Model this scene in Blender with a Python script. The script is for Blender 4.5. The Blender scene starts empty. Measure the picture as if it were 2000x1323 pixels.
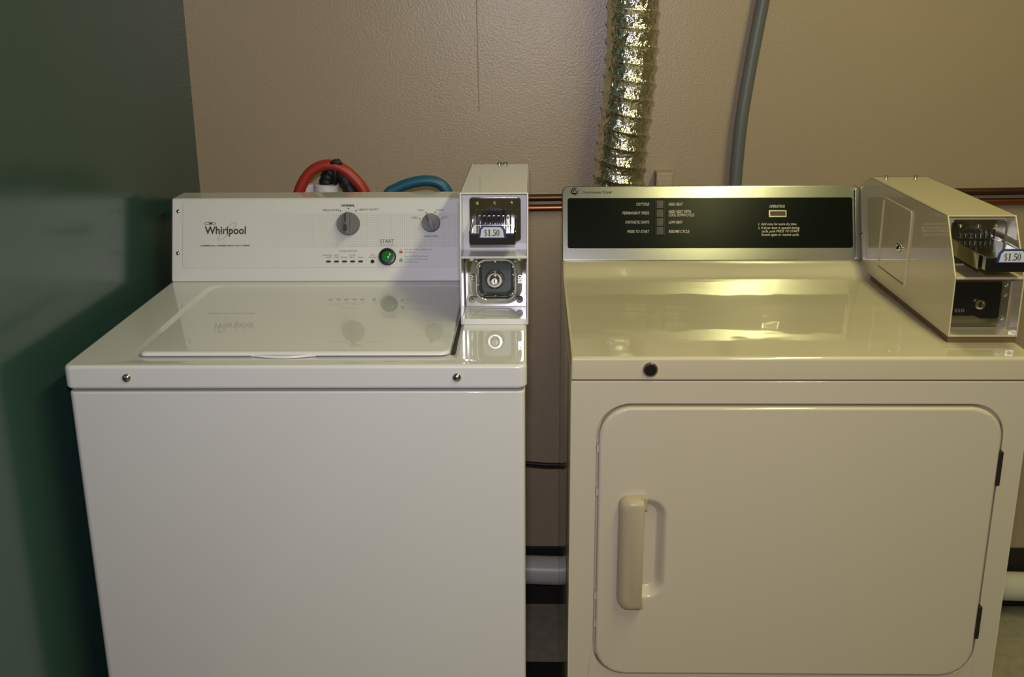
import bpy, bmesh, math, random
from mathutils import Matrix, Vector

random.seed(7)
scene = bpy.context.scene
COL = scene.collection

# ------------------------------------------------------------------ camera
CAM_H = 1.4129
cam_data = bpy.data.cameras.new('camera')
cam_data.sensor_width = 36.0
cam_data.lens = 2109.3 / 2000.0 * 36.0
cam_data.clip_start = 0.02
cam = bpy.data.objects.new('camera', cam_data)
COL.objects.link(cam)
PITCH, YAW, ROLL = 0.2974, 0.0217, -0.0065
_right = Vector((math.cos(YAW), math.sin(YAW), 0))
_ahead = Vector((-math.sin(YAW), math.cos(YAW), 0))
_zed = Vector((0, 0, 1))
_fwd = _ahead * math.cos(PITCH) - _zed * math.sin(PITCH)
_up = _ahead * math.sin(PITCH) + _zed * math.cos(PITCH)
_cr = _right * math.cos(ROLL) + _up * math.sin(ROLL)
_cu = -_right * math.sin(ROLL) + _up * math.cos(ROLL)
cam.matrix_world = Matrix(((_cr.x, _cu.x, -_fwd.x, 0), (_cr.y, _cu.y, -_fwd.y, 0),
                           (_cr.z, _cu.z, -_fwd.z, CAM_H), (0, 0, 0, 1)))
scene.camera = cam

# ------------------------------------------------------------------ world, lights, exposure
world = bpy.data.worlds.new('world')
scene.world = world
world.use_nodes = True
world.node_tree.nodes['Background'].inputs[0].default_value = (0.02, 0.02, 0.02, 1)
world.node_tree.nodes['Background'].inputs[1].default_value = 0.0
vs = scene.view_settings
vs.view_transform = 'Standard'
vs.look = 'None'
vs.exposure = 0.0
vs.gamma = 1.0
vs.use_curve_mapping = False


def area_light(name, loc, direction, sx, sy, power, color, spread=180):
    d = bpy.data.lights.new(name, 'AREA')
    d.shape = 'RECTANGLE'
    d.size, d.size_y = sx, sy
    d.energy = power
    d.color = color
    d.spread = math.radians(spread)
    o = bpy.data.objects.new(name, d)
    COL.objects.link(o)
    o.location = loc
    o.rotation_euler = Vector(direction).to_track_quat('-Z', 'Y').to_euler()
    return o


# the pop-up flash of the camera, a hand's breadth above the lens
area_light('camera_flash', (0.0, 0.0, CAM_H + 0.11), (-0.10, 0.957, -0.20), 0.06, 0.03, 6.9, (1.0, 0.935, 1.08), 140)
# the tube light on the ceiling
LAMP = (0.74, 0.70, 2.40)
area_light('tube_light', (LAMP[0], LAMP[1], LAMP[2] - 0.055), (0, 0, -1), 0.14, 2.20, 22.0, (1.0, 0.965, 0.44))


# ------------------------------------------------------------------ materials
def new_mat(name):
    m = bpy.data.materials.new(name)
    m.use_nodes = True
    return m, m.node_tree.nodes, m.node_tree.links, m.node_tree.nodes['Principled BSDF']


def mat(name, color, rough=0.5, metal=0.0, coat=0.0, coat_rough=0.05, spec=0.5,
        var=0.0, var_scale=8.0, bump=0.0, bump_scale=200.0, bump_dist=0.001, aniso=0.0, stretch=None, emit=None):
    m, n, l, p = new_mat(name)
    c = (color[0], color[1], color[2], 1)
    p.inputs['Base Color'].default_value = c
    p.inputs['Roughness'].default_value = rough
    p.inputs['Metallic'].default_value = metal
    p.inputs['Coat Weight'].default_value = coat
    p.inputs['Coat Roughness'].default_value = coat_rough
    p.inputs['Specular IOR Level'].default_value = spec
    p.inputs['Anisotropic'].default_value = aniso
    tc = n.new('ShaderNodeTexCoord')
    mp = n.new('ShaderNodeMapping')
    l.new(tc.outputs['Object'], mp.inputs['Vector'])
    if stretch:
        mp.inputs['Scale'].default_value = stretch
    nz = n.new('ShaderNodeTexNoise')
    nz.inputs['Scale'].default_value = var_scale
    nz.inputs['Detail'].default_value = 4
    l.new(mp.outputs['Vector'], nz.inputs['Vector'])
    mix = n.new('ShaderNodeMix')
    mix.data_type = 'RGBA'
    mix.inputs[6].default_value = tuple(x * (1 - var) for x in color) + (1,)
    mix.inputs[7].default_value = tuple(min(1, x * (1 + var)) for x in color) + (1,)
    l.new(nz.outputs['Fac'], mix.inputs[0])
    l.new(mix.outputs[2], p.inputs['Base Color'])
    if bump:
        nb = n.new('ShaderNodeTexNoise')
        nb.inputs['Scale'].default_value = bump_scale
        nb.inputs['Detail'].default_value = 2
        l.new(mp.outputs['Vector'], nb.inputs['Vector'])
        b = n.new('ShaderNodeBump')
        b.inputs['Strength'].default_value = bump
        b.inputs['Distance'].default_value = bump_dist
        l.new(nb.outputs['Fac'], b.inputs['Height'])
        l.new(b.outputs['Normal'], p.inputs['Normal'])
        if coat:
            l.new(b.outputs['Normal'], p.inputs['Coat Normal'])
    if emit:
        p.inputs['Emission Color'].default_value = emit[0] + (1,)
        p.inputs['Emission Strength'].default_value = emit[1]
    return m


M = {}
M['taupe_wall'] = mat('taupe_wall_paint', (0.405, 0.32, 0.221), 0.34, spec=0.6, var=0.05, var_scale=3, bump=0.55, bump_scale=230, bump_dist=0.0010)
M['green_wall'] = mat('green_wall_paint', (0.034, 0.080, 0.067), 0.17, var=0.06, var_scale=3, bump=0.03, bump_scale=200, bump_dist=0.0005)
M['ceiling'] = mat('ceiling_paint', (0.55, 0.52, 0.45), 0.8, var=0.04)
M['floor'] = mat('floor_vinyl', (0.37, 0.335, 0.245), 0.45, var=0.35, var_scale=35)
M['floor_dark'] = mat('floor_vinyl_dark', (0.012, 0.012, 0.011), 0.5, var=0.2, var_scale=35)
M['black_base'] = mat('baseboard_vinyl', (0.012, 0.011, 0.010), 0.55, var=0.2)
M['white_enamel'] = mat('white_enamel', (0.76, 0.755, 0.76), 0.38, coat=0.9, coat_rough=0.03, var=0.012, var_scale=2, bump=0.03, bump_scale=60, bump_dist=0.0005)
M['white_flat'] = mat('white_plastic', (0.74, 0.74, 0.75), 0.4, var=0.01)
M['almond'] = mat('almond_enamel', (0.64, 0.57, 0.455), 0.4, coat=0.9, coat_rough=0.04, var=0.015, var_scale=2, bump=0.03, bump_scale=60, bump_dist=0.0005)
M['almond_top_lamp_tint'] = mat('almond_enamel_wavy_lamp_tint', (0.62, 0.548, 0.40), 0.4, coat=1.0, coat_rough=0.05, var=0.03, var_scale=6, bump=0.20, bump_scale=7, bump_dist=0.006, stretch=(1.0, 1.6, 1.0))  # yellower than the plain almond: part of the lamp's yellow cast is in the colour
M['almond_box'] = mat('almond_box_enamel', (0.62, 0.54, 0.36), 0.35, coat=1.0, coat_rough=0.03, var=0.015, var_scale=3)
M['almond_plastic'] = mat('almond_plastic', (0.47, 0.395, 0.275), 0.35, var=0.02, var_scale=4)
M['brown'] = mat('brown_gasket', (0.16, 0.10, 0.04), 0.6, var=0.1)
M['steel'] = mat('brushed_steel', (0.43, 0.425, 0.395), 0.21, 1.0, var=0.05, var_scale=40, bump=0.01, bump_scale=120, bump_dist=0.0002, stretch=(0.08, 6, 1))
M['chrome'] = mat('chrome', (0.75, 0.75, 0.72), 0.07, 1.0, var=0.02)
M['dark_chrome'] = mat('dark_chrome', (0.40, 0.40, 0.36), 0.14, 1.0, var=0.05, var_scale=30)
M['screw'] = mat('screw_steel', (0.50, 0.50, 0.48), 0.22, 1.0, var=0.03)
M['panel_black'] = mat('panel_black', (0.0035, 0.0055, 0.0035), 0.20, spec=0.14, var=0.1)
M['dark_liner'] = mat('dark_liner_paint', (0.045, 0.06, 0.058), 0.3, coat=0.4, var=0.15, var_scale=40)
M['black'] = mat('black_plastic', (0.008, 0.008, 0.008), 0.35, var=0.1)
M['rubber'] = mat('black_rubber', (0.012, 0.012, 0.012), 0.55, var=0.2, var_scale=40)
M['slot'] = mat('slot_dark', (0.003, 0.003, 0.003), 0.6, var=0.1)
M['grey_knob'] = mat('grey_knob_plastic', (0.155, 0.16, 0.155), 0.38, var=0.04, var_scale=20)
M['knob_dark'] = mat('knob_mark', (0.02, 0.02, 0.02), 0.5, var=0.1)
M['ink'] = mat('ink_dark', (0.045, 0.045, 0.04), 0.6, var=0.05)
M['ink_soft'] = mat('ink_grey', (0.18, 0.18, 0.165), 0.6, var=0.05)
M['ink_gold'] = mat('ink_gold', (0.40, 0.31, 0.13), 0.5, var=0.05)
M['ink_red'] = mat('ink_red', (0.60, 0.07, 0.05), 0.5, var=0.05)
M['ink_green'] = mat('ink_green', (0.10, 0.42, 0.12), 0.5, var=0.05)
M['ink_cream'] = mat('ink_cream', (0.60, 0.56, 0.42), 0.6, var=0.05)
M['ink_silver'] = mat('ink_silver', (0.42, 0.42, 0.36), 0.5, var=0.05)
M['green_lens'] = mat('green_lens', (0.012, 0.19, 0.035), 0.15, coat=1.0, coat_rough=0.03, var=0.06, var_scale=60)
M['red_lens'] = mat('red_lens', (0.075, 0.013, 0.007), 0.25, var=0.3, var_scale=120)
M['blue_label'] = mat('blue_label', (0.025, 0.05, 0.20), 0.35, var=0.05)
M['white_label'] = mat('white_label', (0.66, 0.67, 0.72), 0.4, var=0.02)
M['clear_button'] = mat('smoked_button', (0.075, 0.07, 0.058), 0.12, coat=0.7, var=0.4, var_scale=120)
M['foil'] = mat('duct_foil', (0.80, 0.79, 0.70), 0.20, 1.0, var=0.06, var_scale=30, bump=0.75, bump_scale=150, bump_dist=0.004)
M['conduit'] = mat('grey_conduit', (0.13, 0.14, 0.145), 0.42, var=0.05, var_scale=12)
M['copper'] = mat('old_copper', (0.36, 0.15, 0.07), 0.33, 1.0, var=0.25, var_scale=14)
M['copper_dark'] = mat('tarnished_copper', (0.13, 0.075, 0.045), 0.4, 1.0, var=0.3, var_scale=14)
M['pvc'] = mat('white_pvc', (0.66, 0.65, 0.58), 0.35, var=0.05, var_scale=9)
M['red_hose'] = mat('red_rubber', (0.40, 0.032, 0.02), 0.42, var=0.08, var_scale=20)
M['blue_hose'] = mat('blue_rubber', (0.012, 0.115, 0.19), 0.42, var=0.08, var_scale=20)
M['beige_box'] = mat('beige_box_paint', (0.42, 0.34, 0.25), 0.5, var=0.04)


def printed_panel():
    """white control panel with a printed field of fine grey lines"""
    m, n, l, p = new_mat('white_panel_print')
    p.inputs['Roughness'].default_value = 0.42
    tc = n.new('ShaderNodeTexCoord')
    sep = n.new('ShaderNodeSeparateXYZ')
    l.new(tc.outputs['Object'], sep.inputs[0])

    def mth(op, a, b=None):
        q = n.new('ShaderNodeMath')
        q.operation = op
        for i, v in enumerate((a, b)):
            if v is None:
                continue
            if isinstance(v, (int, float)):
                q.inputs[i].default_value = v
            else:
                l.new(v, q.inputs[i])
        return q.outputs[0]
    X, Y = sep.outputs[0], sep.outputs[1]
    pitch = 0.0042
    gx = mth('LESS_THAN', mth('FRACT', mth('DIVIDE', X, pitch)), 0.27)
    gy = mth('LESS_THAN', mth('FRACT', mth('DIVIDE', Y, pitch)), 0.27)
    g = mth('MAXIMUM', gx, gy)
    inside = mth('MULTIPLY', mth('GREATER_THAN', Y, 0.0655), mth('LESS_THAN', Y, 0.131))
    fade = n.new('ShaderNodeMapRange')
    fade.inputs['From Min'].default_value = 0.17
    fade.inputs['From Max'].default_value = 0.33
    fade.inputs['To Min'].default_value = 0.0
    fade.inputs['To Max'].default_value = 0.30
    l.new(X, fade.inputs['Value'])
    fac = mth('MULTIPLY', mth('MULTIPLY', g, inside), fade.outputs[0])
    mix = n.new('ShaderNodeMix')
    mix.data_type = 'RGBA'
    mix.inputs[6].default_value = (0.715, 0.715, 0.71, 1)
    mix.inputs[7].default_value = (0.22, 0.22, 0.22, 1)
    l.new(fac, mix.inputs[0])
    l.new(mix.outputs[2], p.inputs['Base Color'])
    return m


M['panel_print'] = printed_panel()


# ------------------------------------------------------------------ helpers
def tag(o, label=None, cat=None, group=None, kind=None):
    if label:
        o['label'] = label
    if cat:
        o['category'] = cat
    if group:
        o['group'] = group
    if kind:
        o['kind'] = kind
    return o


def thing(name, loc, label, cat, group=None, rz=0.0):
    o = bpy.data.objects.new(name, None)
    o.empty_display_size = 0.05
    COL.objects.link(o)
    o.location = loc
    o.rotation_euler = (0, 0, rz)
    return tag(o, label, cat, group)


class MB:
    """collects verts and faces of one mesh"""

    def __init__(self):
        self.v, self.f = [], []

    def add(self, vs_, fs_):
        o = len(self.v)
        self.v += [tuple(x) for x in vs_]
        self.f += [tuple(i + o for i in f) for f in fs_]
        return self

    def box(self, a, b):
        (x0, y0, z0), (x1, y1, z1) = a, b
        vs_ = [(x0, y0, z0), (x1, y0, z0), (x1, y1, z0), (x0, y1, z0), (x0, y0, z1), (x1, y0, z1), (x1, y1, z1), (x0, y1, z1)]
        return self.add(vs_, [(0, 3, 2, 1), (4, 5, 6, 7), (0, 1, 5, 4), (1, 2, 6, 5), (2, 3, 7, 6), (3, 0, 4, 7)])

    def prism(self, loop, d0, d1, mp):
        n = len(loop)
        vs_ = [mp(p, d0) for p in loop] + [mp(p, d1) for p in loop]
        fs_ = [tuple(range(n)), tuple(range(2 * n - 1, n - 1, -1))]
        fs_ += [(i, i + n, (i + 1) % n + n, (i + 1) % n) for i in range(n)]
        return self.add(vs_, fs_)

    def ring(self, outer, inner, d0, d1, mp):
        n = len(outer)
        vs_ = [mp(p, d) for lp, d in ((outer, d0), (inner, d0), (outer, d1), (inner, d1)) for p in lp]
        fs_ = []
        for i in range(n):
            j = (i + 1) % n
            fs_ += [(i, j, n + j, n + i), (2 * n + i, 3 * n + i, 3 * n + j, 2 * n + j),
                    (i, 2 * n + i, 2 * n + j, j), (n + i, n + j, 3 * n + j, 3 * n + i)]
        return self.add(vs_, fs_)

    def loft(self, loops, cap0=True, cap1=True, closed=True):
        n = len(loops[0])
        vs_ = [p for lp in loops for p in lp]
        fs_ = []
        for k in range(len(loops) - 1):
            for i in range(n if closed else n - 1):
                j = (i + 1) % n
                fs_.append((k * n + i, k * n + j, (k + 1) * n + j, (k + 1) * n + i))
        if cap0:
            fs_.append(tuple(range(n - 1, -1, -1)))
        if cap1:
            o = (len(loops) - 1) * n
            fs_.append(tuple(range(o, o + n)))
        return self.add(vs_, fs_)

    def lathe(self, prof, c, ax, seg=28):
        """prof: list of (radius, height) along axis ax from point c"""
        ax = Vector(ax).normalized()
        t = ax.orthogonal().normalized()
        b = ax.cross(t)
        c = Vector(c)
        loops = []
        for r, h in prof:
            r = max(r, 1e-5)
            loops.append([c + ax * h + (t * math.cos(2 * math.pi * k / seg) + b * math.sin(2 * math.pi * k / seg)) * r for k in range(seg)])
        return self.loft(loops)

    def tube(self, pts, r, seg=14, rfun=None):
        pts = [Vector(p) for p in pts]
        loops = []
        t0 = (pts[1] - pts[0]).normalized()
        nrm = t0.orthogonal().normalized()
        for i, p in enumerate(pts):
            t = (pts[min(i + 1, len(pts) - 1)] - pts[max(i - 1, 0)]).normalized()
            nrm = (nrm - t * nrm.dot(t)).normalized()
            b = t.cross(nrm)
            lp = []
            for k in range(seg):
                a = 2 * math.pi * k / seg
                rr_ = rfun(i, k, seg) if rfun else r
                lp.append(p + (nrm * math.cos(a) + b * math.sin(a)) * rr_)
            loops.append(lp)
        return self.loft(loops)

    def build(self, name, material, parent=None, bevel=0.0, seg=3, angle=40, matrix=None, label=None, smooth=True, weighted=False):
        me = bpy.data.meshes.new(name)
        me.from_pydata(self.v, [], self.f)
        bm = bmesh.new()
        bm.from_mesh(me)
        bmesh.ops.recalc_face_normals(bm, faces=bm.faces)
        bm.to_mesh(me)
        bm.free()
        me.materials.append(M[material])
        if smooth:
            for p in me.polygons:
                p.use_smooth = True
            if not bevel:
                me.set_sharp_from_angle(angle=math.radians(angle))
        o = bpy.data.objects.new(name, me)
        COL.objects.link(o)
        if bevel:
            mo = o.modifiers.new('bevel', 'BEVEL')
            mo.width = bevel
            mo.segments = seg
            mo.limit_method = 'ANGLE'
            mo.angle_limit = math.radians(35)
            mo.harden_normals = True
        if weighted:
            wn = o.modifiers.new('weighted_normals', 'WEIGHTED_NORMAL')
            wn.keep_sharp = True
            wn.weight = 80
        if parent:
            o.parent = parent
        if matrix is not None:
            o.matrix_local = matrix
        if label:
            o['label'] = label
        return o


FRONT = lambda p, d: (p[0], d, p[1])      # loop in x,z; depth along y
TOP = lambda p, d: (p[0], p[1], d)        # loop in x,y; depth along z
SIDE = lambda p, d: (d, p[0], p[1])       # loop in y,z; depth along x


def rr(x0, y0, x1, y1, r, n=6):
    rs = r if isinstance(r, (tuple, list)) else (r, r, r, r)   # bl, br, tr, tl
    pts = []
    for (cx, cy, a0, q) in ((x0, y0, 180, rs[0]), (x1, y0, 270, rs[1]), (x1, y1, 0, rs[2]), (x0, y1, 90, rs[3])):
        sx = 1 if cx == x0 else -1
        sy = 1 if cy == y0 else -1
        for k in range(n + 1):
            a = math.radians(a0 + 90 * k / n)
            pts.append((cx + sx * q + q * math.cos(a), cy + sy * q + q * math.sin(a)))
    return pts


def spline(pts, n=10):
    """Catmull-Rom through the points"""
    pts = [Vector(p) for p in pts]
    P = [pts[0] * 2 - pts[1]] + pts + [pts[-1] * 2 - pts[-2]]
    out = []
    for i in range(1, len(P) - 2):
        for k in range(n):
            t = k / n
            a, b, c, d = P[i - 1], P[i], P[i + 1], P[i + 2]
            out.append(0.5 * ((2 * b) + (c - a) * t + (2 * a - 5 * b + 4 * c - d) * t * t + (3 * b - a - 3 * c + d) * t ** 3))
    out.append(pts[-1])
    return out


def plane_matrix(o, u, v):
    u, v = Vector(u).normalized(), Vector(v).normalized()
    n = u.cross(v)
    return Matrix(((u.x, v.x, n.x, o[0]), (u.y, v.y, n.y, o[1]), (u.z, v.z, n.z, o[2]), (0, 0, 0, 1)))


def lettering(s, cap, parent, u, v, material, align='CENTER', shear=0.0, sx=1.0, bold=0.0, n=0.0004, depth=0.00015,
              width=None, matrix=None, name='lettering', rot=0.0, spacing=1.0):
    """flat printed writing in the parent's u,v plane; cap = height of a capital letter"""
    cu = bpy.data.curves.new('t', 'FONT')
    cu.body = s
    cu.size = cap / 0.727
    cu.align_x = align
    cu.align_y = 'CENTER'
    cu.shear = shear
    cu.offset = bold
    cu.extrude = depth
    cu.resolution_u = 3
    cu.space_character = spacing
    tmp = bpy.data.objects.new('t', cu)
    COL.objects.link(tmp)
    dg = bpy.context.evaluated_depsgraph_get()
    dg.update()
    me = bpy.data.meshes.new_from_object(tmp.evaluated_get(dg))
    bpy.data.objects.remove(tmp)
    xs = [w.co.x for w in me.vertices]
    if width and xs:
        sx = width / (max(xs) - min(xs))
    me.transform(Matrix.Diagonal((sx, 1, 1, 1)))
    if rot:
        me.transform(Matrix.Rotation(rot, 4, 'Z'))
    me.materials.clear()
    me.materials.append(M[material])
    o = bpy.data.objects.new(name, me)
    COL.objects.link(o)
    o.parent = parent
    base = matrix if matrix is not None else Matrix.Identity(4)
    o.matrix_local = base @ Matrix.Translation((u, v, n))
    return o


def copy_part(o, parent, matrix):
    c = o.copy()
    COL.objects.link(c)
    c.parent = parent
    c.matrix_local = matrix
    return c


def structure(mb, name, material, bevel=0.0, parent=None, label=None):
    o = mb.build(name, material, parent, bevel)
    if not parent:
        o['kind'] = 'structure'
    if label:
        o['label'] = label
    return o


# ------------------------------------------------------------------ the room
WX, WY, WR, WF, CH = -0.74, 2.37, 2.7, -1.7, 2.44
floor = structure(MB().box((WX - .1, WF - .1, -0.1), (WR + .1, WY + .1, 0.0)), 'floor', 'floor', label='mottled greenish beige vinyl floor')
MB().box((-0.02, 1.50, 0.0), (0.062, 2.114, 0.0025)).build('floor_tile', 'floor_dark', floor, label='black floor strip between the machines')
wall_back = structure(MB().box((WX - .1, WY, 0), (WR + .1, WY + .1, CH)), 'wall_back', 'taupe_wall', label='glossy taupe painted wall with orange peel texture')
structure(MB().box((WX - .1, WF - .1, 0), (WX, WY + .0, CH)), 'wall_left', 'green_wall', label='dark green semi-gloss painted side wall')
structure(MB().box((WR, WF - .1, 0), (WR + .1, WY, CH)), 'wall_right', 'taupe_wall', label='taupe painted wall on the right')
structure(MB().box((WX, WF - .1, 0), (WR, WF, CH)), 'wall_front', 'taupe_wall', label='taupe painted wall behind the camera')
structure(MB().box((WX - .1, WF - .1, CH), (WR + .1, WY + .1, CH + .1)), 'ceiling', 'ceiling', label='painted ceiling')
structure(MB().box((WX, WY - .006, 0.0), (WR, WY, 0.158)), 'baseboard_back', 'black_base', .002, label='black vinyl baseboard along the taupe wall')
# panel joint on the back wall
MB().tube([(-0.1225, WY - .0002, 2.4), (-0.1215, WY - .0002, 1.46), (-0.1190, WY - .0002, 1.20)], 0.0012, 6).build('wall_joint', 'taupe_wall', wall_back)

# tube light housing on the ceiling
lamp = thing('ceiling_light', (LAMP[0], LAMP[1], CH), 'long tube light fixture fixed to the ceiling', 'light')
MB().box((-.09, -1.15, -.045), (.09, 1.15, 0)).build('housing', 'white_flat', lamp, .006)
MB().box((-.075, -1.12, -.0515), (.075, 1.12, -.0455)).build('diffuser', 'white_label', lamp, .002)

# ------------------------------------------------------------------ washing machine
W = 0.683
wm = thing('washing_machine', (-0.6937, 1.4897, 0), 'white top-loading washing machine against the green wall', 'washing machine', rz=0.007)
MB().prism(rr(.003, .003, W - .003, .625, .010), .025, .8725, TOP).build('cabinet', 'white_enamel', wm, .003)
for fx in (.05, W - .05):
    for fy in (.05, .58):
        MB().lathe([(.022, 0), (.022, .012), (.012, .014), (.012, .03)], (fx, fy, 0), (0, 0, 1), 16).build('foot', 'rubber', wm)
# top with a sunk well for the lid
t = MB()
o_lo = rr(0, 0, W, .632, .012)
o_up = rr(.0, .0, W, .632, .012)
e_up = rr(.005, .005, W - .005, .627, .010)
w_up = rr(.0815, .020, .580, .482, (.004, .012, .03, .03))
w_lo = rr(.0915, .050, .5715, .474, (.004, .010, .026, .026))
u_lo = rr(.005, .005, W - .005, .627, .010)
def edge_loop(k, top):
    # quarter-round edge, k = 0..5 from the wall to the flat
    a = math.radians(90 * k / 5)
    q = .0055
    d = q * (1 - math.cos(a))
    z = (.9140 - q + q * math.sin(a)) if top else (.8770 + q - q * math.sin(a))
    return [TOP(p, z) for p in rr(d, d, W - d, .632 - d, .012)]


loops = [edge_loop(k, False) for k in (5, 4, 3, 2, 1, 0)] + [edge_loop(k, True) for k in range(6)]
loops += [[TOP(p, .9140) for p in w_up], [TOP(p, .9080) for p in w_lo]]
t.loft(loops)
t.build('top', 'white_enamel', wm, angle=24, weighted=True)
# lid, a little higher at the front, with a finger lip
lid_lp = rr(.0945, .056, .5665, .470, (.010, .016, .026, .026))
zl = lambda y: .9172 + (.9140 - .9172) * (y - .056) / .414
mbl = MB()
ins = rr(.0955, .0585, .5655, .469, (.010, .016, .026, .026))
ins2 = rr(.0975, .0620, .5635, .467, (.010, .016, .026, .026))
mbl.loft([[(p[0], p[1], zl(p[1]) - .006) for p in lid_lp], [(p[0], p[1], zl(p[1]) - .0032) for p in lid_lp],
          [(p[0], p[1], zl(p[1]) - .001) for p in ins], [(p[0], p[1], zl(p[1])) for p in ins2]])
lid = mbl.build('lid', 'white_enamel', wm, angle=60, weighted=True)
lp = []
for k in range(21):
    s = -1 + 2 * k / 20
    bulge = .011 * (1 - s * s) ** 1.5
    lp.append((.314 + .050 * s, .0575 - bulge))
lp += [(.364, .062), (.264, .062)]
MB().prism(lp, .9092, .9135, TOP).build('lid_lip', 'white_enamel', lid, .0012)
MB().prism([(.5672, .066), (.5775, .066), (.5735, .455), (.5715, .455)], .9078, .9104, TOP).build('lid_gap_shade', 'rubber', wm, label='dark strip standing for the shaded gap along the lid')  # black tapered strip added to stand for shade in the gap beside the lid
# bolts on the front of the top
for bx in (.0939, .5802):
    b = MB().lathe([(.0066, 0), (.0066, .0012), (.0058, .0032), (.0040, .0046), (.0001, .0052)], (bx, 0.0, .8955), (0, -1, 0), 20).build('bolt', 'screw', wm)
# console
con = MB().prism([(.505, .9142), (.555, 1.067), (.626, 1.067), (.632, .9142)], .002, .5715, SIDE).build('console', 'white_enamel', wm, .004)
PM = plane_matrix((0, .505, .914), (1, 0, 0), (0, .05, .153))
pan = MB().prism(rr(.0242, .0275, .5510, .1572, .008), .0, .0011, TOP).build('control_panel', 'panel_print', wm, .0006, 2, matrix=PM)
for v in (.1362, .0557):
    MB().lathe([(.0036, 0), (.0036, .001), (.0025, .0022), (.0001, .0026)], (.0152, v, 0), (0, 0, 1), 16).build('screw', 'screw', wm, matrix=PM)


def washer_knob(u, v, r, ang, oval):
    k = MB().lathe([(r, 0), (r, .005), (r * .96, .009), (r * .92, .0105), (.0001, .0105)], (0, 0, 0), (0, 0, 1), 40)
    km = PM @ Matrix.Translation((u, v, .0011)) @ Matrix.Rotation(ang, 4, 'Z')
    ko = k.build('knob', 'grey_knob', wm, matrix=km)
    g = MB().prism(rr(-r * .22, -r * .93, r * .22, r * .93, r * .18), .010, .0205, TOP)
    g.build('grip', 'grey_knob', ko, .0012)
    p = MB().prism(rr(-r * .20, r * .08, -r * .07, r * .86, .0004), .0203, .0209, TOP)
    p.build('pointer', 'knob_dark', ko)
    if oval:
        MB().prism(rr(-r * .30, -r * .72, r * .0, -r * .12, r * .12), .0203, .0210, TOP).build('key_slot', 'knob_dark', ko)
    return ko


washer_knob(.3425, .1105, .0222, 0.0, True)
washer_knob(.5003, .1118, .0178, 0.33, False)
bt = MB().lathe([(.0166, 0), (.0166, .005), (.0150, .0075), (.0115, .0080), (.0110, .0050), (.0001, .0050)], (.4170, .0475, .001), (0, 0, 1), 36).build('start_button', 'black', wm, matrix=PM)
MB().lathe([(.0104, .005), (.0104, .0085), (.0085, .0105), (.0045, .0117), (.0001, .0120)], (.4170, .0475, .001), (0, 0, 1), 32).build('button_cap', 'green_lens', bt, label='green push button cap')
for k in range(5):
    MB().prism(rr(.2999 + .01535 * k, .0371, .3087 + .01535 * k, .0405, .0012, 3), .001, .0022, TOP).build('indicator_light', 'slot', wm, matrix=PM)
MB().lathe([(.0036, 0), (.0036, .0014), (.0001, .002)], (.3886, .0387, .001), (0, 0, 1), 18).build('indicator_light', 'slot', wm, matrix=PM)

ZP = 0.0013
L = lambda s, cap, u, v, m='ink_soft', **k: lettering(s, cap, pan, u, v, m, n=ZP, **k)
L('Whirlpool', .0150, .1070, .0985, 'ink', bold=.00045, width=.0790)
L('COMMERCIAL WASHER HEAVY DUTY SERIES', .0027, .1058, .0697, 'ink', bold=.0001, width=.0950)
# gold ring through the name, small oval mark above its first letter


def flat_ring(u, v, a, b, rot, w, material, name):
    mb = MB()
    n = 40
    vs_, fs_ = [], []
    for k in range(n):
        t_ = 2 * math.pi * k / n
        for q, z in ((1, 0), (0, 0), (0, .0002), (1, .0002)):
            ra, rb = a - w * q, b - w * q
            x, y = ra * math.cos(t_), rb * math.sin(t_)
            vs_.append((u + x * math.cos(rot) - y * math.sin(rot), v + x * math.sin(rot) + y * math.cos(rot), ZP + z))
    for k in range(n):
        j = (k + 1) % n
        for q in range(4):
            fs_.append((4 * k + q, 4 * k + (q + 1) % 4, 4 * j + (q + 1) % 4, 4 * j + q))
    mb.add(vs_, fs_)
    return mb.build(name, material, pan)


flat_ring(.1098, .0975, .0240, .0062, math.radians(44), .0009, 'ink_gold', 'logo_ring')
flat_ring(.0770, .1125, .0118, .0030, 0.0, .0009, 'ink', 'logo_oval')
MB().prism(rr(.0745, .1112, .0815, .1138, .0012, 3), ZP, ZP + .0002, TOP).build('logo_mark', 'ink', pan)
L('NORMAL', .0042, .3415, .1458, 'ink', bold=.00025, width=.026)
L('DELICATES', .0040, .3085, .1371, 'ink', width=.031)
L('HEAVY DUTY', .0040, .3810, .1378, 'ink', width=.039)
L('COOL', .0034, .4810, .1362, 'ink', width=.0125)
L('WARM', .0034, .5175, .1365, 'ink', width=.0145)
L('COLD', .0034, .4695, .1223, 'ink', width=.0125)
L('HOT', .0034, .5270, .1226, 'ink', width=.0105)
L('WASH TEMP', .0032, .5002, .0864, 'ink', width=.028)
for (u, v) in ((.3268, .136), (.3424, .1403), (.3567, .1359), (.491, .1319), (.5081, .1324), (.4792, .1197), (.5199, .1196)):
    MB().prism(rr(u - .0012, v - .0012, u + .0012, v + .0012, .0011, 3), ZP, ZP + .0002, TOP).build('dial_mark', 'ink', pan)
L('START', .0074, .4160, .0770, 'ink', width=.0265)
L('PUSH TO START', .0017, .4161, .0700, width=.0260)
L('CYCLE STATUS', .0036, .3416, .0585, width=.034)
for s, u, v in (('Sensing', .3020, .0512), ('Load', .3040, .0472), ('Soak', .3190, .0512), ('Wash', .3197, .0472), ('Rinse', .3342, .0468),
                ('Final', .3495, .0512), ('Spin', .3498, .0472), ('Done', .3656, .0467), ('Lid', .3886, .0512), ('Locked', .3886, .0468)):
    L(s, .0027, u, v, width=.00235 * len(s))
for s, v in (('Press', .0612), ('Press', .0484)):
    L(s, .0025, .4494, v, align='LEFT')
L('START to Begin Cycle', .0025, .4640, .0612, align='LEFT', width=.038)
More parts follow.
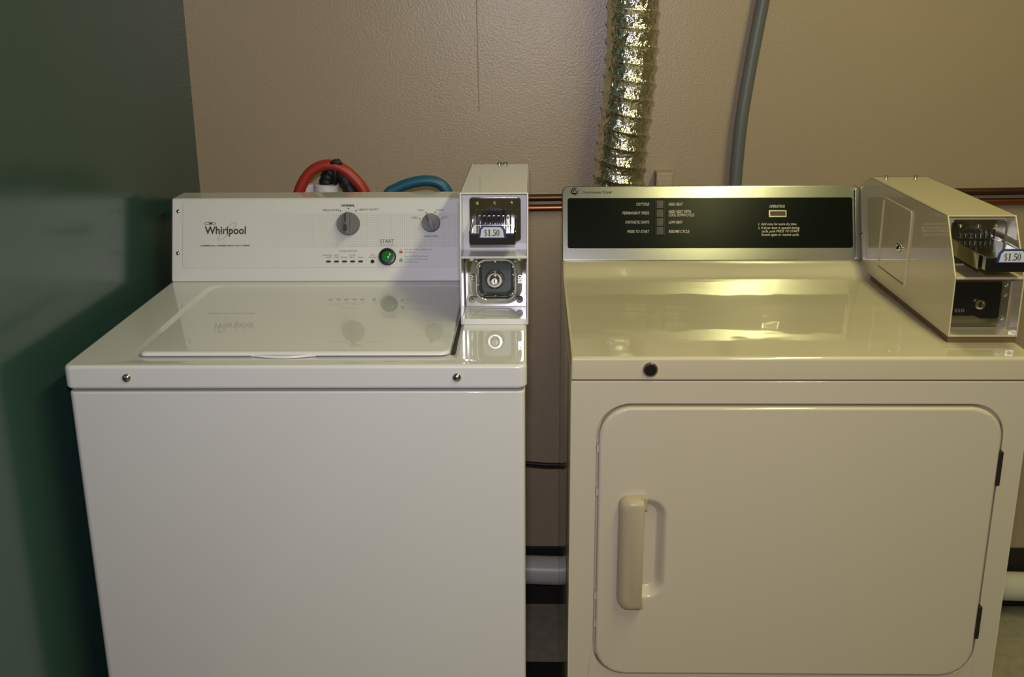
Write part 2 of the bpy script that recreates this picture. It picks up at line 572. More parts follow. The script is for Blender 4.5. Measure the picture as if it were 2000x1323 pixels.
L('Lid Will Lock', .0025, .4494, .0562, align='LEFT', width=.021)
L('START and Hold', .0025, .4640, .0484, align='LEFT', width=.029)
L('3 Seconds To Pause Cycle', .0025, .4494, .0428, align='LEFT', width=.044)
L('Lid Will Unlock', .0025, .4494, .0376, align='LEFT', width=.025)
for v, m_ in ((.0612, 'ink_green'), (.0484, 'ink_green')):
    MB().prism(rr(.4590, v - .0013, .4616, v + .0013, .0012, 3), ZP, ZP + .0002, TOP).build('print_dot', m_, pan)
for v, m_ in ((.0575, 'ink_red'), (.0415, 'ink_green')):
    MB().prism(rr(.4395, v - .0035, .4460, v + .0012, .0006, 3), ZP, ZP + .0002, TOP).build('padlock_print', m_, pan)
    flat_ring(.4427 + (.0010 if m_ == 'ink_green' else 0), v + .0016, .0022, .0028, 0, .0007, m_, 'padlock_print')

# ------------------------------------------------------------------ clothes dryer
dr = thing('clothes_dryer', (0.0542, 1.5193, 0), 'almond clothes dryer with a front door and steel console', 'dryer')
DW = .683
# cabinet: body behind, front frame with an opening for the door
door_out = rr(.0400, .3775, .6485, .8445, .052, 10)
cab = MB()
cab.prism(rr(.0, .012, DW, .615, .006), .02, .8805, TOP)
cab.ring(rr(.0, .02, DW, .8805, .004, 10), door_out, .0, .0125, FRONT)
cabo = cab.build('cabinet', 'almond', dr, .0022)
for fx in (.05, DW - .05):
    for fy in (.05, .56):
        MB().lathe([(.022, 0), (.022, .012), (.012, .014), (.012, .024)], (fx, fy, 0), (0, 0, 1), 16).build('foot', 'rubber', dr)
# top with a cove that sweeps up to the console
prof = [(.0, .8835), (.0, .9125), (.0018, .9165), (.006, .9183)]
for k in range(9):
    prof.append((.10 + .365 * k / 8, .9183 + .0004 * math.sin(k * 1.7)))
for k in range(1, 8):
    s = k / 7
    prof.append((.465 + .068 * s, .9183 + .0222 * (s * s * (3 - 2 * s))))
prof += [(.612, .9405), (.615, .8835)]
tp = MB()
xs = [0.0, .0015, .006] + [.006 + (DW - .012) * k / 12 for k in range(1, 12)] + [DW - .006, DW - .0015, DW]
lps = []
for i, x in enumerate(xs):
    sh = .0045 if i in (0, len(xs) - 1) else (.0012 if i in (1, len(xs) - 2) else 0)
    lps.append([(x, y + (sh if y < .3 and y < .02 else 0), z - (sh if z > .9 else -sh * .4 if z < .89 else 0)) for (y, z) in prof])
tp.loft(lps)
tp.build('top', 'almond_top_lamp_tint', dr, angle=50, weighted=True)
lk = MB().lathe([(.0115, 0), (.0115, .002), (.0105, .0035), (.0085, .0038), (.0080, .0022), (.0001, .0022)], (.1173, 0, .8991), (0, -1, 0), 28).build('lock', 'screw', dr)
MB().lathe([(.0080, .002), (.0078, .0040), (.0046, .0042), (.0044, .0050), (.0001, .0050)], (.1173, 0, .8991), (0, -1, 0), 24).build('lock_core', 'black', lk)
# door: front face with a scooped finger dish
DX0, DX1, DZ0, DZ1 = .0432, .6452, .3808, .8405
HX0, HX1, HZ0, HZ1 = .084, .162, .505, .702
dish = lambda x, z: 0.0


def dish_depth(x, z):
    cx, cz, hx, hz, r = .118, .6055, .033, .086, .030
    qx, qz = abs(x - cx) - hx + r, abs(z - cz) - hz + r
    d = math.hypot(max(qx, 0), max(qz, 0)) + min(max(qx, qz), 0) - r
    s = min(1, max(0, -d / .018))
    return .016 * s * s * (3 - 2 * s)


bm = bmesh.new()
YF = -.0055
outer = rr(DX0, DZ0, DX1, DZ1, .049, 10)
layers = [(outer, .010), (outer, -.0015)]
for off, y in ((.0015, -.0042), (.0045, YF)):
    layers.append((rr(DX0 + off, DZ0 + off, DX1 - off, DZ1 - off, .049 - off, 10), y))
rings = [[bm.verts.new((p[0], y, p[1])) for p in lp_] for lp_, y in layers]
for a, b in zip(rings, rings[1:]):
    for i in range(len(a)):
        j = (i + 1) % len(a)
        bm.faces.new((a[i], a[j], b[j], b[i]))
bm.faces.new(rings[0])
NX, NZ = 40, 70
grid = [[bm.verts.new((HX0 + (HX1 - HX0) * i / NX, YF + dish_depth(HX0 + (HX1 - HX0) * i / NX, HZ0 + (HZ1 - HZ0) * k / NZ),
                       HZ0 + (HZ1 - HZ0) * k / NZ)) for i in range(NX + 1)] for k in range(NZ + 1)]
for k in range(NZ):
    for i in range(NX):
        bm.faces.new((grid[k][i], grid[k][i + 1], grid[k + 1][i + 1], grid[k + 1][i]))
border = [grid[0][i] for i in range(NX)] + [grid[k][NX] for k in range(NZ)] + [grid[NZ][i] for i in range(NX, 0, -1)] + [grid[k][0] for k in range(NZ, 0, -1)]
bm.edges.ensure_lookup_table()
es = []
for lp_ in (rings[-1], border):
    for i in range(len(lp_)):
        a, b = lp_[i], lp_[(i + 1) % len(lp_)]
        e = bm.edges.get((a, b)) or bm.edges.new((a, b))
        es.append(e)
bmesh.ops.triangle_fill(bm, use_beauty=True, use_dissolve=False, edges=es)
bmesh.ops.recalc_face_normals(bm, faces=bm.faces)
me = bpy.data.meshes.new('door')
bm.to_mesh(me)
bm.free()
me.materials.append(M['almond'])
for p in me.polygons:
    p.use_smooth = True
me.set_sharp_from_angle(angle=math.radians(50))
door = bpy.data.objects.new('door', me)
wn_ = door.modifiers.new('weighted_normals', 'WEIGHTED_NORMAL')
wn_.keep_sharp = True
wn_.weight = 80
COL.objects.link(door)
door.parent = dr
# handle: a curved bar with tabs at its right ends
hl = rr(.0748, .5085, .1125, .6985, (.016, .003, .003, .016), 8)
hb = MB()
cx, cz = .0937, .6035


def hscale(sx_, sz_, lp_, dx=0.0):
    return [(.1125 + (p[0] - .1125) * sx_ + dx, cz + (p[1] - cz) * sz_) for p in lp_]


hb.loft([[FRONT(p, YF + .001) for p in hl], [FRONT(p, YF - .010) for p in hscale(.99, .998, hl)],
         [FRONT(p, YF - .017) for p in hscale(.93, .985, hl)], [FRONT(p, YF - .0215) for p in hscale(.80, .950, hl)],
         [FRONT(p, YF - .0235) for p in hscale(.60, .900, hl)]])
hb.box((.1085, YF - .016, .6800), (.1175, YF + .001, .6985)).box((.1085, YF - .014, .5090), (.1160, YF + .001, .5210))
hb.build('handle', 'almond_plastic', door, angle=70, label='almond plastic pull handle')
for z0, z1 in ((.7154, .7709), (.4503, .5075)):
    h = MB().box((.6435, -.0075, z0), (.6500, .0100, z1))
    h.build('hinge', 'rubber', dr, .0015)
for z in (.772, .700, .520, .470):
    MB().box((.0404, -.0005, z - .006), (.0434, .010, z + .006)).build('door_clip', 'almond', dr)
# dryer console
DM = plane_matrix((0, .5357, .9408), (1, 0, 0), (0, .05, .1382))
dc = MB().prism(rr(.0, .0, .5765, .1470, (.002, .004, .010, .012)), -.008, .0, TOP).build('console', 'steel', dr, .0028, matrix=DM)
MB().prism([(.5410, .9408), (.5890, 1.0745), (.612, 1.068), (.612, .9408)], .004, .5735, SIDE).build('console_back', 'almond_plastic', dr, .003)
cap_ = MB().prism(rr(.5660, .002, .5765, .140, .004), 0.0, .0042, TOP).build('end_cap', 'steel', dr, .0018, matrix=DM)
dp = MB().prism(rr(.0105, .0245, .5625, .1232, .0045), .0, .0008, TOP).build('control_panel', 'panel_black', dr, .0003, 1, matrix=DM)
bf = MB()
bf.box((.1805, .0480, .0006), (.1822, .1195, .0040)).box((.1970, .0480, .0006), (.1987, .1195, .0040))
bf.build('button_frame', 'black', dr, .0004, 1, matrix=DM)
for k in range(4):
    z0 = .0500 + .0172 * k
    MB().prism(rr(.1826, z0, .1966, z0 + .0162, .0015, 3), .0006, .0052, TOP).build('button', 'clear_button', dr, .0014, 2, matrix=DM)
D = lambda s, cap, u, v, m='ink_cream', **k: lettering(s, cap, dp, u, v, m, n=.0010, shear=.25, **k)
for s, v, w_ in (('COTTONS', .1103, .0255), ('PERMANENT PRESS', .0932, .0525), ('SYNTHETIC KNITS', .0751, .0470), ('PRESS TO START', .0570, .0435)):
    o = D(s, .0058, .1690 - w_ / 2, v, 'ink_silver', bold=.00008, width=w_)
for s, v, w_ in (('HIGH HEAT', .1103, .0280), ('HIGH HEAT WITH', .0958, .0440), ('COOL DOWN CYCLE', .0892, .0500), ('LOW HEAT', .0750, .0275), ('RESUME CYCLE', .0570, .0405)):
    D(s, .0058, .2062 + w_ / 2, v, bold=.0001, width=w_)
D('OPERATING', .0056, .4165, .1055, 'ink_silver', bold=.0002, width=.0300)
for s, u, v, w_ in (('1.', .3795, .0710, .0035), ('Add coins for extra dry time.', .3854, .0710, .0690), ('2.', .3795, .0636, .0040), ('If dryer door is opened during', .3854, .0636, .0740),
                    ('cycle, push PRESS TO START', .3862, .0571, .0730), ('button again to resume cycle.', .3862, .0505, .0725)):
    D(s, .0050, u + w_ / 2, v, 'ink_cream', bold=.00005, width=w_)
fr = MB().ring(rr(.4005, .0845, .4345, .0980, .0010, 2), rr(.4030, .0868, .4322, .0958, .0006, 2), .0006, .0034, TOP).build('lamp_bezel', 'steel', dr, matrix=DM)
MB().prism(rr(.4030, .0868, .4322, .0958, .0006, 2), .0006, .0018, TOP).build('lamp_lens', 'red_lens', fr, label='dark red signal lamp window')
lg = MB().lathe([(.0082, 0), (.0082, .0006), (.0001, .0006)], (.0240, .1362, 0.0), (0, 0, 1), 32).build('emblem', 'panel_black', dr, matrix=DM)
lettering('GE', .0072, lg, .0240, .1362, 'ink_silver', n=.0008, shear=.2, width=.0105)
em = []
n_ = 36
vs_, fs_ = [], []
for k in range(n_):
    a = 2 * math.pi * k / n_
    for rad, z in ((.0074, .0008), (.0068, .0008), (.0068, .0006), (.0074, .0006)):
        vs_.append((.0240 + rad * math.cos(a), .1362 + rad * math.sin(a), z))
for k in range(n_):
    j = (k + 1) % n_
    for q in range(4):
        fs_.append((4 * k + q, 4 * k + (q + 1) % 4, 4 * j + (q + 1) % 4, 4 * j + q))
MB().add(vs_, fs_).build('emblem_ring', 'ink_silver', lg)
lettering('Commercial Dryer', .0052, dc, .0675, .1345, 'ink', n=.0003, shear=.25, bold=.0002, width=.0590)


# ------------------------------------------------------------------ coin boxes
def price_glyphs(cap, parent, matrix, u, v):
    """$1.50 in a bold serif hand: thick and thin strokes built as flat shapes"""
    mb = MB()

    def ell(cx_, cy_, ox, oy, ix, iy, a0=0, a1=360, n=18):
        vs2, fs2 = [], []
        for k in range(n + 1):
            a = math.radians(a0 + (a1 - a0) * k / n)
            for (ra, rb) in ((ox, oy), (ix, iy)):
                vs2.append((cx_ + ra * math.cos(a), cy_ + rb * math.sin(a), 0))
        for k in range(n):
            fs2.append((2 * k, 2 * k + 2, 2 * k + 3, 2 * k + 1))
        mb.add([(u + x * cap, v + y * cap, z) for x, y, z in vs2], fs2)

    def bar(x0, y0, x1, y1):
        mb.add([(u + a * cap, v + b * cap, 0) for a, b in ((x0, y0), (x1, y0), (x1, y1), (x0, y1))], [(0, 1, 2, 3)])
    # $
    ell(-.86, .19, .21, .25, .10, .17, 25, 275)
    ell(-.86, -.19, .21, .25, .10, .17, -155, 95)
    bar(-.885, -.56, -.835, .56)
    # 1
    bar(-.42, -.42, -.25, .5)
    bar(-.52, -.5, -.15, -.42)
    bar(-.52, .36, -.42, .44)
    # .
    bar(.0, -.5, .13, -.36)
    # 5
    bar(.26, .36, .62, .5)
    bar(.26, .02, .33, .5)
    ell(.40, -.17, .26, .32, .11, .24, -150, 110)
    bar(.22, -.40, .36, -.28)
    # 0
    ell(.94, .0, .24, .5, .10, .43)
    o = mb.build('lettering', 'ink', parent, matrix=matrix, smooth=False)
    return o


def chrome_dish(x0, z0, x1, z1, cx_, cz_, hx, hz, r, y, depth, parent, name, material):
    """chrome plate pressed into a rounded square cup with a raised rim"""
    n = 84
    vs2, fs2 = [], []

    def hgt(x, z):
        qx, qz = abs(x - cx_) - hx + r, abs(z - cz_) - hz + r
        d = math.hypot(max(qx, 0), max(qz, 0)) + min(max(qx, qz), 0) - r
        rim = .0058 * math.exp(-((d - .0050) / .0042) ** 2)
        s = min(1, max(0, -d / .0045))
        return rim - depth * s * s * (3 - 2 * s)
    for k in range(n + 1):
        for i in range(n + 1):
            x, z = x0 + (x1 - x0) * i / n, z0 + (z1 - z0) * k / n
            vs2.append((x, y - hgt(x, z), z))
    for k in range(n):
        for i in range(n):
            a = k * (n + 1) + i
            fs2.append((a, a + 1, a + n + 2, a + n + 1))
    return MB().add(vs2, fs2).build(name, material, parent, angle=80)


def cylinder_lock(parent, c, ax, r, core='chrome'):
    k = MB().lathe([(r, 0), (r, .006), (r * .9, .0075), (r * .62, .008), (r * .58, .0065), (.0001, .0065)], c, ax, 28).build('lock', 'chrome', parent)
    ax = Vector(ax)
    side = Vector((0, 0, 1))
    q = Vector(c) + ax * .0068
    e = ax.cross(side).normalized() * r * .10
    s = side * r * .38
    d = ax * .0012
    MB().add([q - e - s, q + e - s, q + e + s, q - e + s, q - e - s + d, q + e - s + d, q + e + s + d, q - e + s + d],
             [(0, 3, 2, 1), (4, 5, 6, 7), (0, 1, 5, 4), (1, 2, 6, 5), (2, 3, 7, 6), (3, 0, 4, 7)]).build('keyhole', 'slot', k)
    return k


def coin_box(loc, label, p):
    root = thing('coin_box', loc, label, 'coin box', 'coin boxes on top of the machines')
    w, H, zs, yt, Lb, t_ = p['w'], p['H'], p['zs'], p['yt'], p['L'], .0025
    mt = p['mat']
    side = [(0, 0), (0, zs), (p['ys'], zs + .004), (yt, H), (Lb, H)] + p['tail']
    c = MB()
    c.prism(side, 0, t_, SIDE).prism(side, w - t_, w, SIDE)
    c.box((0, yt, H - t_), (w, Lb, H))
    c.box((t_, 0, 0), (w - t_, p['tail_y'], p['base_h']))
    c.box((t_, 0, zs - .004), (w - t_, p['yu'] + .002, zs))
    c.box((t_, p['yu'], zs - .002), (w - t_, p['yu'] + .003, H - t_))
    c.box((t_, p['yl'] + .021 if p['dish'] else p['yl'], p['base_h']), (w - t_, p['yl'] + .024 if p['dish'] else p['yl'] + .003, zs))
    # rear of the case
    c.box((t_, Lb - .004, p['base_h'] + .02), (w - t_, Lb, H))
    c.build('housing', mt, root, .0009, 2)
    # upper chrome faceplate with the coin slots
    fx0, fx1, fz0, fz1 = p['face']
    fy = p['yu']
    f = MB().prism(rr(fx0, fz0, fx1, fz1, .006, 4), fy - .0035, fy, FRONT).build('faceplate', 'dark_chrome', root, .0012, 2)
    fw_ = fx1 - fx0
    scx = p['slide'][0]
    sw, sz0, sz1, syf = p['slide'][1:]
    for k in range(8):
        x = scx - .0275 + .055 * k / 7
        MB().box((x - .0012, fy - .0052, sz1 + .001), (x + .0012, fy - .0030, sz1 + p['slot_h'])).build('coin_slot', 'slot', f)
        if k < 7:
            xb = x + .055 / 14
            MB().box((xb - .0020, fy - .0075, sz1 + .0015), (xb + .0020, fy - .0030, sz1 + p['slot_h'] * .62)).build('slot_rib', 'chrome', f, .0008, 2)
    for bx in (fx0 + fw_ * .16, fx0 + fw_ * .49, fx0 + fw_ * .82):
        MB().lathe([(.0032, 0), (.0032, .001), (.0022, .0022), (.0001, .0027)], (bx, fy - .0035, fz1 - .0095), (0, -1, 0), 14).build('rivet', 'chrome', f)
    # cheeks that guide the slide
    for x in (scx - sw / 2 - .0035, scx + sw / 2 + .0005):
        MB().prism([(fy - .003, sz0 - .003), (fy - .003, sz1 + p['cheek']), (fy - .012, sz1 + p['cheek'] * .7), (syf + .020, sz1 + .0005), (syf + .020, sz0 - .002)], x, x + .003, SIDE).build('slide_guide', 'dark_chrome', root, .0008, 2)
    # the coin slide with its price plate
    sl = MB()
    sl.box((scx - sw / 2, syf, sz0), (scx + sw / 2, fy - .002, sz1))
    slo = sl.build('coin_slide', 'dark_chrome', root, .0010, 2)
    MB().box((scx - sw / 2 - .0015, syf - .0035, sz0 - .001), (scx + sw / 2 + .0015, syf, sz1 + .001)).build('front_plate', 'black', slo, .0012, 2)
    lz0 = sz1 - .0065
    tr = [(scx - .0225, lz0), (scx + .0225, lz0), (scx + .0205, lz0 + .014), (scx + .0150, lz0 + .0205), (scx - .0150, lz0 + .0205), (scx - .0205, lz0 + .014)]
    MB().prism(tr, syf - .0052, syf - .0030, FRONT).build('price_plate', 'blue_label', slo, .0006, 2)
    tr2 = [(scx - .0190, lz0 + .0015), (scx + .0190, lz0 + .0015), (scx + .0168, lz0 + .0140), (scx + .0130, lz0 + .0178), (scx - .0130, lz0 + .0178), (scx - .0168, lz0 + .0140)]
    MB().prism(tr2, syf - .0056, syf - .0051, FRONT).build('price_card', 'white_label', slo)
    price_glyphs(.0106, slo, plane_matrix((scx, syf - .0058, lz0 + .0090), (1, 0, 0), (0, 0, 1)), 0.0 - .0009, 0.0)
    # lower vault
    yl = p['yl']
    lx, lz = p['lock']
    if p['dish']:
        chrome_dish(.0045, p['base_h'] + .0005, w - .0045, zs - .006, .0558, .0580, .0285, .0300, .013, yl, .016, root, 'vault_plate', 'chrome')
        MB().prism(rr(.0558 - .0250, .0580 - .0265, .0558 + .0250, .0580 + .0265, .010, 5), yl + .0140, yl + .0155, FRONT).build('vault_liner', 'dark_liner', root, .0006, 2)
        MB().lathe([(.017, 0), (.016, .007), (.0125, .010), (.0001, .010)], (lx, yl + .0155, lz), (0, -1, 0), 32).build('lock_collar', 'dark_chrome', root)
        cylinder_lock(root, (lx, yl + .0055, lz), (0, -1, 0), .0085)
        for (bx, bz) in ((.0145, .0225), (.0955, .0225), (.0145, .0955), (.0955, .0955)):
            MB().lathe([(.0060, 0), (.0058, .0018), (.0042, .0040), (.0001, .0050)], (bx, yl - .0015, bz), (0, -1, 0), 20).build('bolt', 'chrome', root)
        for x in (.0140, .0965):
            lettering('ESD', .0062, root, 0, 0, 'chrome', n=0, depth=.0010, bold=.0003, rot=math.pi / 2, spacing=1.1,
                      matrix=plane_matrix((x, yl - .0022, .0590), (1, 0, 0), (0, 0, 1)))
    else:
        MB().prism(rr(.004, p['base_h'] + .002, .1000, zs - .012, .002, 3), yl - .0025, yl, FRONT).build('vault_frame', 'steel', root, .0006, 2)
        vp = [(.0035, .0250), (.0480, .0250), (.0560, .0215), (.0580, .0205), (.0840, .0205), (.0860, .0225), (.0860, .0780), (.0035, .0780)]
        MB().prism(vp, yl - .0055, yl - .0022, FRONT).build('vault_plate', 'black', root, .0008, 2)
        cylinder_lock(root, (lx, yl - .0055, lz), (0, -1, 0), .0085)
        lettering('ESD', .0055, root, 0, 0, 'ink_soft', n=0, depth=.0004, bold=.0002, spacing=1.3,
                  matrix=plane_matrix((.0250, yl - .0060, .0335), (1, 0, 0), (0, 0, 1)))
        for (bx, bz) in ((.0930, .0200), (.0930, .0580), (.0930, .0740)):
            MB().lathe([(.0034, 0), (.0030, .002), (.0001, .0034)], (bx, yl - .0025, bz), (0, -1, 0), 14).build('rivet', 'chrome', root)
    return root


cbw = coin_box((-0.1207, 1.7036, 0.9142), 'white coin box with a chrome vault plate on the washing machine', dict(
    w=.1108, H=.2138, zs=.1152, ys=.003, yt=.0275, L=.365, tail=[(.365, .15), (.278, .0), ], tail_y=.275, base_h=.0100, yu=.0520, yl=.078,
    face=(.0140, .0985, .1290, .2030), slide=(.0540, .0690, .1400, .1565, -.0205), slot_h=.026, cheek=.013, dish=True, lock=(.0528, .0545), mat='white_enamel'))
for x in (.0545, .0655):
    MB().lathe([(.0046, 0), (.0046, .003), (.003, .0042), (.0001, .0045)], (x, .357, .2138), (0, 0, 1), 16).build('screw', 'dark_chrome', cbw)
cbd = coin_box((0.6312, 1.5900, 0.9277), 'almond coin box with its slide pulled out on the dryer', dict(
    w=.1050, H=.1775, zs=.0940, ys=.003, yt=.0560, L=.450, tail=[(.522, .148), (.522, .0150), (.470, .0150), (.445, .004), (.425, .0)], tail_y=.42, base_h=.0035, yu=.0830, yl=.036,
    face=(.0175, .1015, .0960, .1660), slide=(.0560, .0690, .1160, .1355, -.0530), slot_h=.0150, cheek=.003, dish=False, lock=(.0530, .0450), mat='almond_box'))
# plinth under the dryer's coin box
MB().prism([(.001, .002), (.104, .002), (.104, .40), (.001, .40)], -.0094, -.0004, TOP).build('plinth', 'brown', cbd)
# side door of that box
sd = MB().ring(rr(.2050, .0235, .3600, .1565, .006, 4), rr(.2100, .0285, .3550, .1515, .004, 4), -.0030, .0005, lambda q, d: (d, q[0], q[1])).build('side_door_frame', 'almond_box', cbd, .0010, 2)
MB().prism(rr(.2110, .0295, .3540, .1505, .004, 4), -.0010, .0005, SIDE).build('side_door', 'almond_box', cbd, .0005, 2)
cylinder_lock(cbd, (-.001, .2400, .0876), (-1, 0, 0), .0085)
for x in (.0250, .0790):
    MB().lathe([(.0036, 0), (.0036, .004), (.0025, .005), (.0001, .0054)], (x, .437, .1775), (0, 0, 1), 14).build('screw', 'screw', cbd)
MB().lathe([(.003, 0), (.003, .001), (.0001, .002)], (0, .4700, .064), (-1, 0, 0), 12).build('screw', 'dark_chrome', cbd)


# ------------------------------------------------------------------ duct, conduit, pipes on the wall
duct = thing('vent_duct', (.172, 2.292, .20), 'crinkled silver foil vent duct rising behind the dryer', 'duct')
path = [(.170, 2.143, .235), (.170, 2.20, .235), (.170, 2.262, .262), (.170, 2.292, .34), (.170, 2.292, .60), (.172, 2.292, .85), (.1755, 2.292, .97), (.1790, 2.292, 1.057), (.1860, 2.292, 1.149), (.1938, 2.292, 1.225),
        (.1985, 2.292, 1.30), (.2005, 2.292, 1.43), (.1990, 2.292, 1.70), (.1960, 2.292, 2.05), (.1950, 2.292, 2.439)]
sp = spline(path, 44)
slen = [0.0]
for a, b in zip(sp, sp[1:]):
    slen.append(slen[-1] + (b - a).length)
TOTAL = slen[-1]
# resample evenly
NS = 1100
even = []
j = 0
for k in range(NS + 1):
    s = TOTAL * k / NS
    while j < len(slen) - 2 and slen[j + 1] < s:
        j += 1
    f_ = (s - slen[j]) / max(1e-9, slen[j + 1] - slen[j])
    even.append(sp[j].lerp(sp[j + 1], min(1, max(0, f_))))
SEG = 96
rng = random.Random(3)
NR = 120
crum = [[rng.uniform(-1, 1) for _ in range(48)] for _ in range(NR * 3 + 4)]


def duct_r(i, k, seg):
    s = TOTAL * i / NS
    ph = s / .0345 + k / seg * 1.0          # one helical wire turn per 34 mm
    fr_ = ph - math.floor(ph)
    rib = abs(fr_ - .5) * 2                  # 1 at the wire, 0 in the valley
    q = s / .0085
    i0 = int(q) % (NR * 3)
    fq = q - int(q)
    th = k / seg * 48
    k0 = int(th) % 48
    ft = th - int(th)
    c0 = crum[i0][k0] * (1 - ft) + crum[i0][(k0 + 1) % 48] * ft
    c1 = crum[i0 + 1][k0] * (1 - ft) + crum[i0 + 1][(k0 + 1) % 48] * ft
    cr_ = c0 * (1 - fq) + c1 * fq
    end = min(1.0, i / 14, (NS - i) / 14)
    return .0505 + .0060 * rib ** 3 * end + .0019 * cr_ * (1 - rib ** 2) * end


MB().tube(even, .055, SEG, duct_r).build('foil_sleeve', 'foil', duct, angle=180)
MB().lathe([(.0545, 0), (.058, .001), (.058, .011), (.0545, .012)], (.170, 2.146, .235), (0, 1, 0), 40).build('clamp', 'screw', duct)
duct.location = (0, 0, 0)

cd_ = MB().tube(spline([(.446, 2.138, .42), (.446, 2.19, .42), (.444, 2.27, .44), (.437, 2.322, .54), (.433, 2.335, .72), (.4325, 2.335, .9), (.4335, 2.335, 1.052), (.4388, 2.335, 1.177), (.4515, 2.335, 1.293), (.4700, 2.335, 1.426), (.498, 2.335, 1.62), (.520, 2.335, 1.85), (.528, 2.335, 2.439)], 10), .0138, 20).build('flexible_conduit', 'conduit', None, angle=180)
tag(cd_, 'smooth grey conduit leaning up the taupe wall behind the dryer', 'conduit')


def wall_pipe(name, zl_, zr_, material, r, label, y):
    x0, x1 = WX, WR
    pts = [(x0 + (x1 - x0) * k / 8, y, zl_ + (zr_ - zl_) * k / 8) for k in range(9)]
    return tag(MB().tube(pts, r, 18).build(name, material, None, angle=180), label, 'pipe', 'copper pipes along the taupe wall')


slp = (1.0247 - 1.0132) / 1.03
wall_pipe('copper_pipe', 1.0132 - .76 * slp, 1.0132 + 2.67 * slp, 'copper_dark', .0078, 'upper dark tarnished copper pipe along the taupe wall', 2.3605)
wall_pipe('copper_pipe', .9905 - .76 * slp, .9905 + 2.67 * slp, 'copper', .0078, 'lower reddish copper pipe along the taupe wall', 2.3605)
pv = MB().tube([(WX + (WR - WX) * k / 8, 2.327, .1405 + (.026 - .1405) * k / 8) for k in range(9)], .0345, 28)
tag(pv.build('drain_pipe', 'pvc', None, angle=180), 'thick white plastic drain pipe low along the black baseboard', 'pipe')

ob = thing('outlet_box', (.280, 2.37, .98), 'small beige electrical box on the wall behind the dryer console', 'outlet box')
MB().box((-.0185, -.048, -.04), (.0185, 0, .0925)).build('box', 'beige_box', ob, .003)
MB().box((-.0150, -.0505, -.034), (.0150, -.048, .080)).build('cover_plate', 'beige_box', ob, .001)

# ------------------------------------------------------------------ hoses behind the washing machine
YH = 2.20
red = thing('water_hose', (-.484, 2.30, .80), 'red rubber water hose looping above the washing machine console', 'hose', 'water hoses behind the washing machine')
red.location = (0, 0, 0)
MB().tube(spline([(-.515, 2.362, .84), (-.512, 2.31, .84), (-.506, 2.235, .90), (-.497, 2.205, .99), (-.4835, YH, 1.052), (-.4630, YH, 1.088), (-.4400, YH, 1.1045), (-.4150, YH, 1.1085), (-.3900, YH, 1.1000), (-.3660, YH, 1.0790), (-.3480, YH, 1.0520),
                  (-.335, YH, 1.0), (-.340, 2.19, .90), (-.345, 2.165, .84), (-.345, 2.140, .83)], 8), .0112, 18).build('hose', 'red_hose', red, angle=180)
for c, a in (((-.515, 2.369, .84), (0, -1, 0)), ((-.345, 2.1275, .83), (0, 1, 0))):
    MB().lathe([(.015, 0), (.016, .003), (.016, .020), (.0125, .024)], c, a, 18).build('coupling', 'screw', red)
blue = thing('water_hose', (0, 0, 0), 'blue rubber water hose arching low above the console near the coin box', 'hose', 'water hoses behind the washing machine')
MB().tube(spline([(-.290, 2.355, .80), (-.290, 2.30, .80), (-.296, 2.235, .88), (-.306, 2.205, .98), (-.3015, YH, 1.0440), (-.2800, YH, 1.0610), (-.2500, YH, 1.0720), (-.2200, YH, 1.0760), (-.1960, YH, 1.0710), (-.1800, YH, 1.0560), (-.1740, YH, 1.030),
                  (-.172, YH, .97), (-.172, 2.19, .88), (-.172, 2.16, .83), (-.172, 2.140, .82)], 8), .0112, 18).build('hose', 'blue_hose', blue, angle=180)
for c, a in (((-.290, 2.369, .80), (0, -1, 0)), ((-.172, 2.1280, .82), (0, 1, 0))):
    MB().lathe([(.015, 0), (.016, .003), (.016, .020), (.0125, .024)], c, a, 18).build('coupling', 'screw', blue)
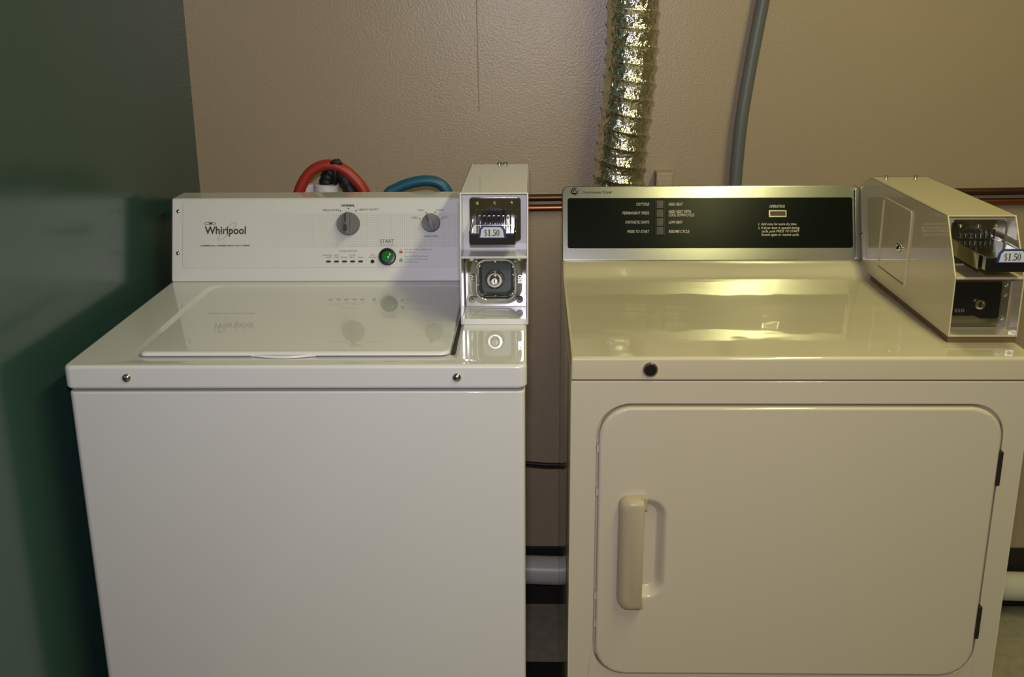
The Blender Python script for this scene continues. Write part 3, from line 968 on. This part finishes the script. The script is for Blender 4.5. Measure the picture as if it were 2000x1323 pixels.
# black drain hose hooked into a white standpipe, tied to the red hose
dh = thing('drain_hose', (0, 0, 0), 'black drain hose hooked into the white standpipe under the red hose', 'hose')
pth = spline([(-.372, 2.128, .78), (-.370, 2.17, .80), (-.366, 2.215, .90), (-.3680, 2.225, 1.0), (-.3800, 2.225, 1.050), (-.3985, 2.225, 1.086), (-.4140, 2.225, 1.094), (-.4270, 2.225, 1.078), (-.4310, 2.225, 1.05), (-.4310, 2.225, .98)], 10)
MB().tube(pth, .0160, 20, lambda i, k, s: .0160 + .0008 * math.sin(i * 1.3)).build('hose', 'rubber', dh, angle=180)
spipe = thing('standpipe', (-.431, 2.225, 0.0), 'white plastic standpipe behind the washing machine console', 'pipe')
MB().lathe([(.021, .0), (.021, 1.03), (.0185, 1.03), (.0185, .92), (.0001, .92)], (0, 0, 0), (0, 0, 1), 26).build('tube', 'pvc', spipe)
MB().lathe([(.0215, 1.015), (.0262, 1.018), (.0262, 1.0650), (.0215, 1.0670), (.0190, 1.0670), (.0190, 1.031), (.0215, 1.031)], (0, 0, 0), (0, 0, 1), 26).build('coupling', 'white_flat', spipe)
MB().box((-.046, .000, .985), (-.027, .022, 1.0650)).build('pipe_clip', 'white_flat', spipe, .002)
tie = thing('cable_tie', (-.4060, 2.210, 1.10), 'black tie knotted around the top of the red hose', 'cable tie')
ring = [Vector((.004 * math.sin(a), .020 * math.cos(a) + .004, .0235 * math.sin(a) - .008)) for a in [2 * math.pi * k / 24 for k in range(25)]]
MB().tube(ring, .0042, 8).build('loop', 'rubber', tie, angle=180)
MB().tube([(-.006, -.016, .012), (.002, -.018, .017), (.010, -.016, .014), (.014, -.012, .006)], .0050, 10).build('knot', 'rubber', tie, angle=180)
# power cord hanging between the machines
pc = MB().tube(spline([(-.30, 2.1255, .55), (-.27, 2.16, .50), (-.18, 2.235, .455), (-.08, 2.25, .437), (.00, 2.25, .4268), (.05, 2.25, .4245), (.10, 2.25, .430), (.20, 2.215, .47), (.262, 2.205, .62), (.280, 2.23, .80), (.280, 2.290, .905), (.280, 2.322, .935)], 10), .0048, 12)
tag(pc.build('power_cord', 'rubber', None, angle=180), 'thin black power cord sagging in the gap between the machines', 'cord')
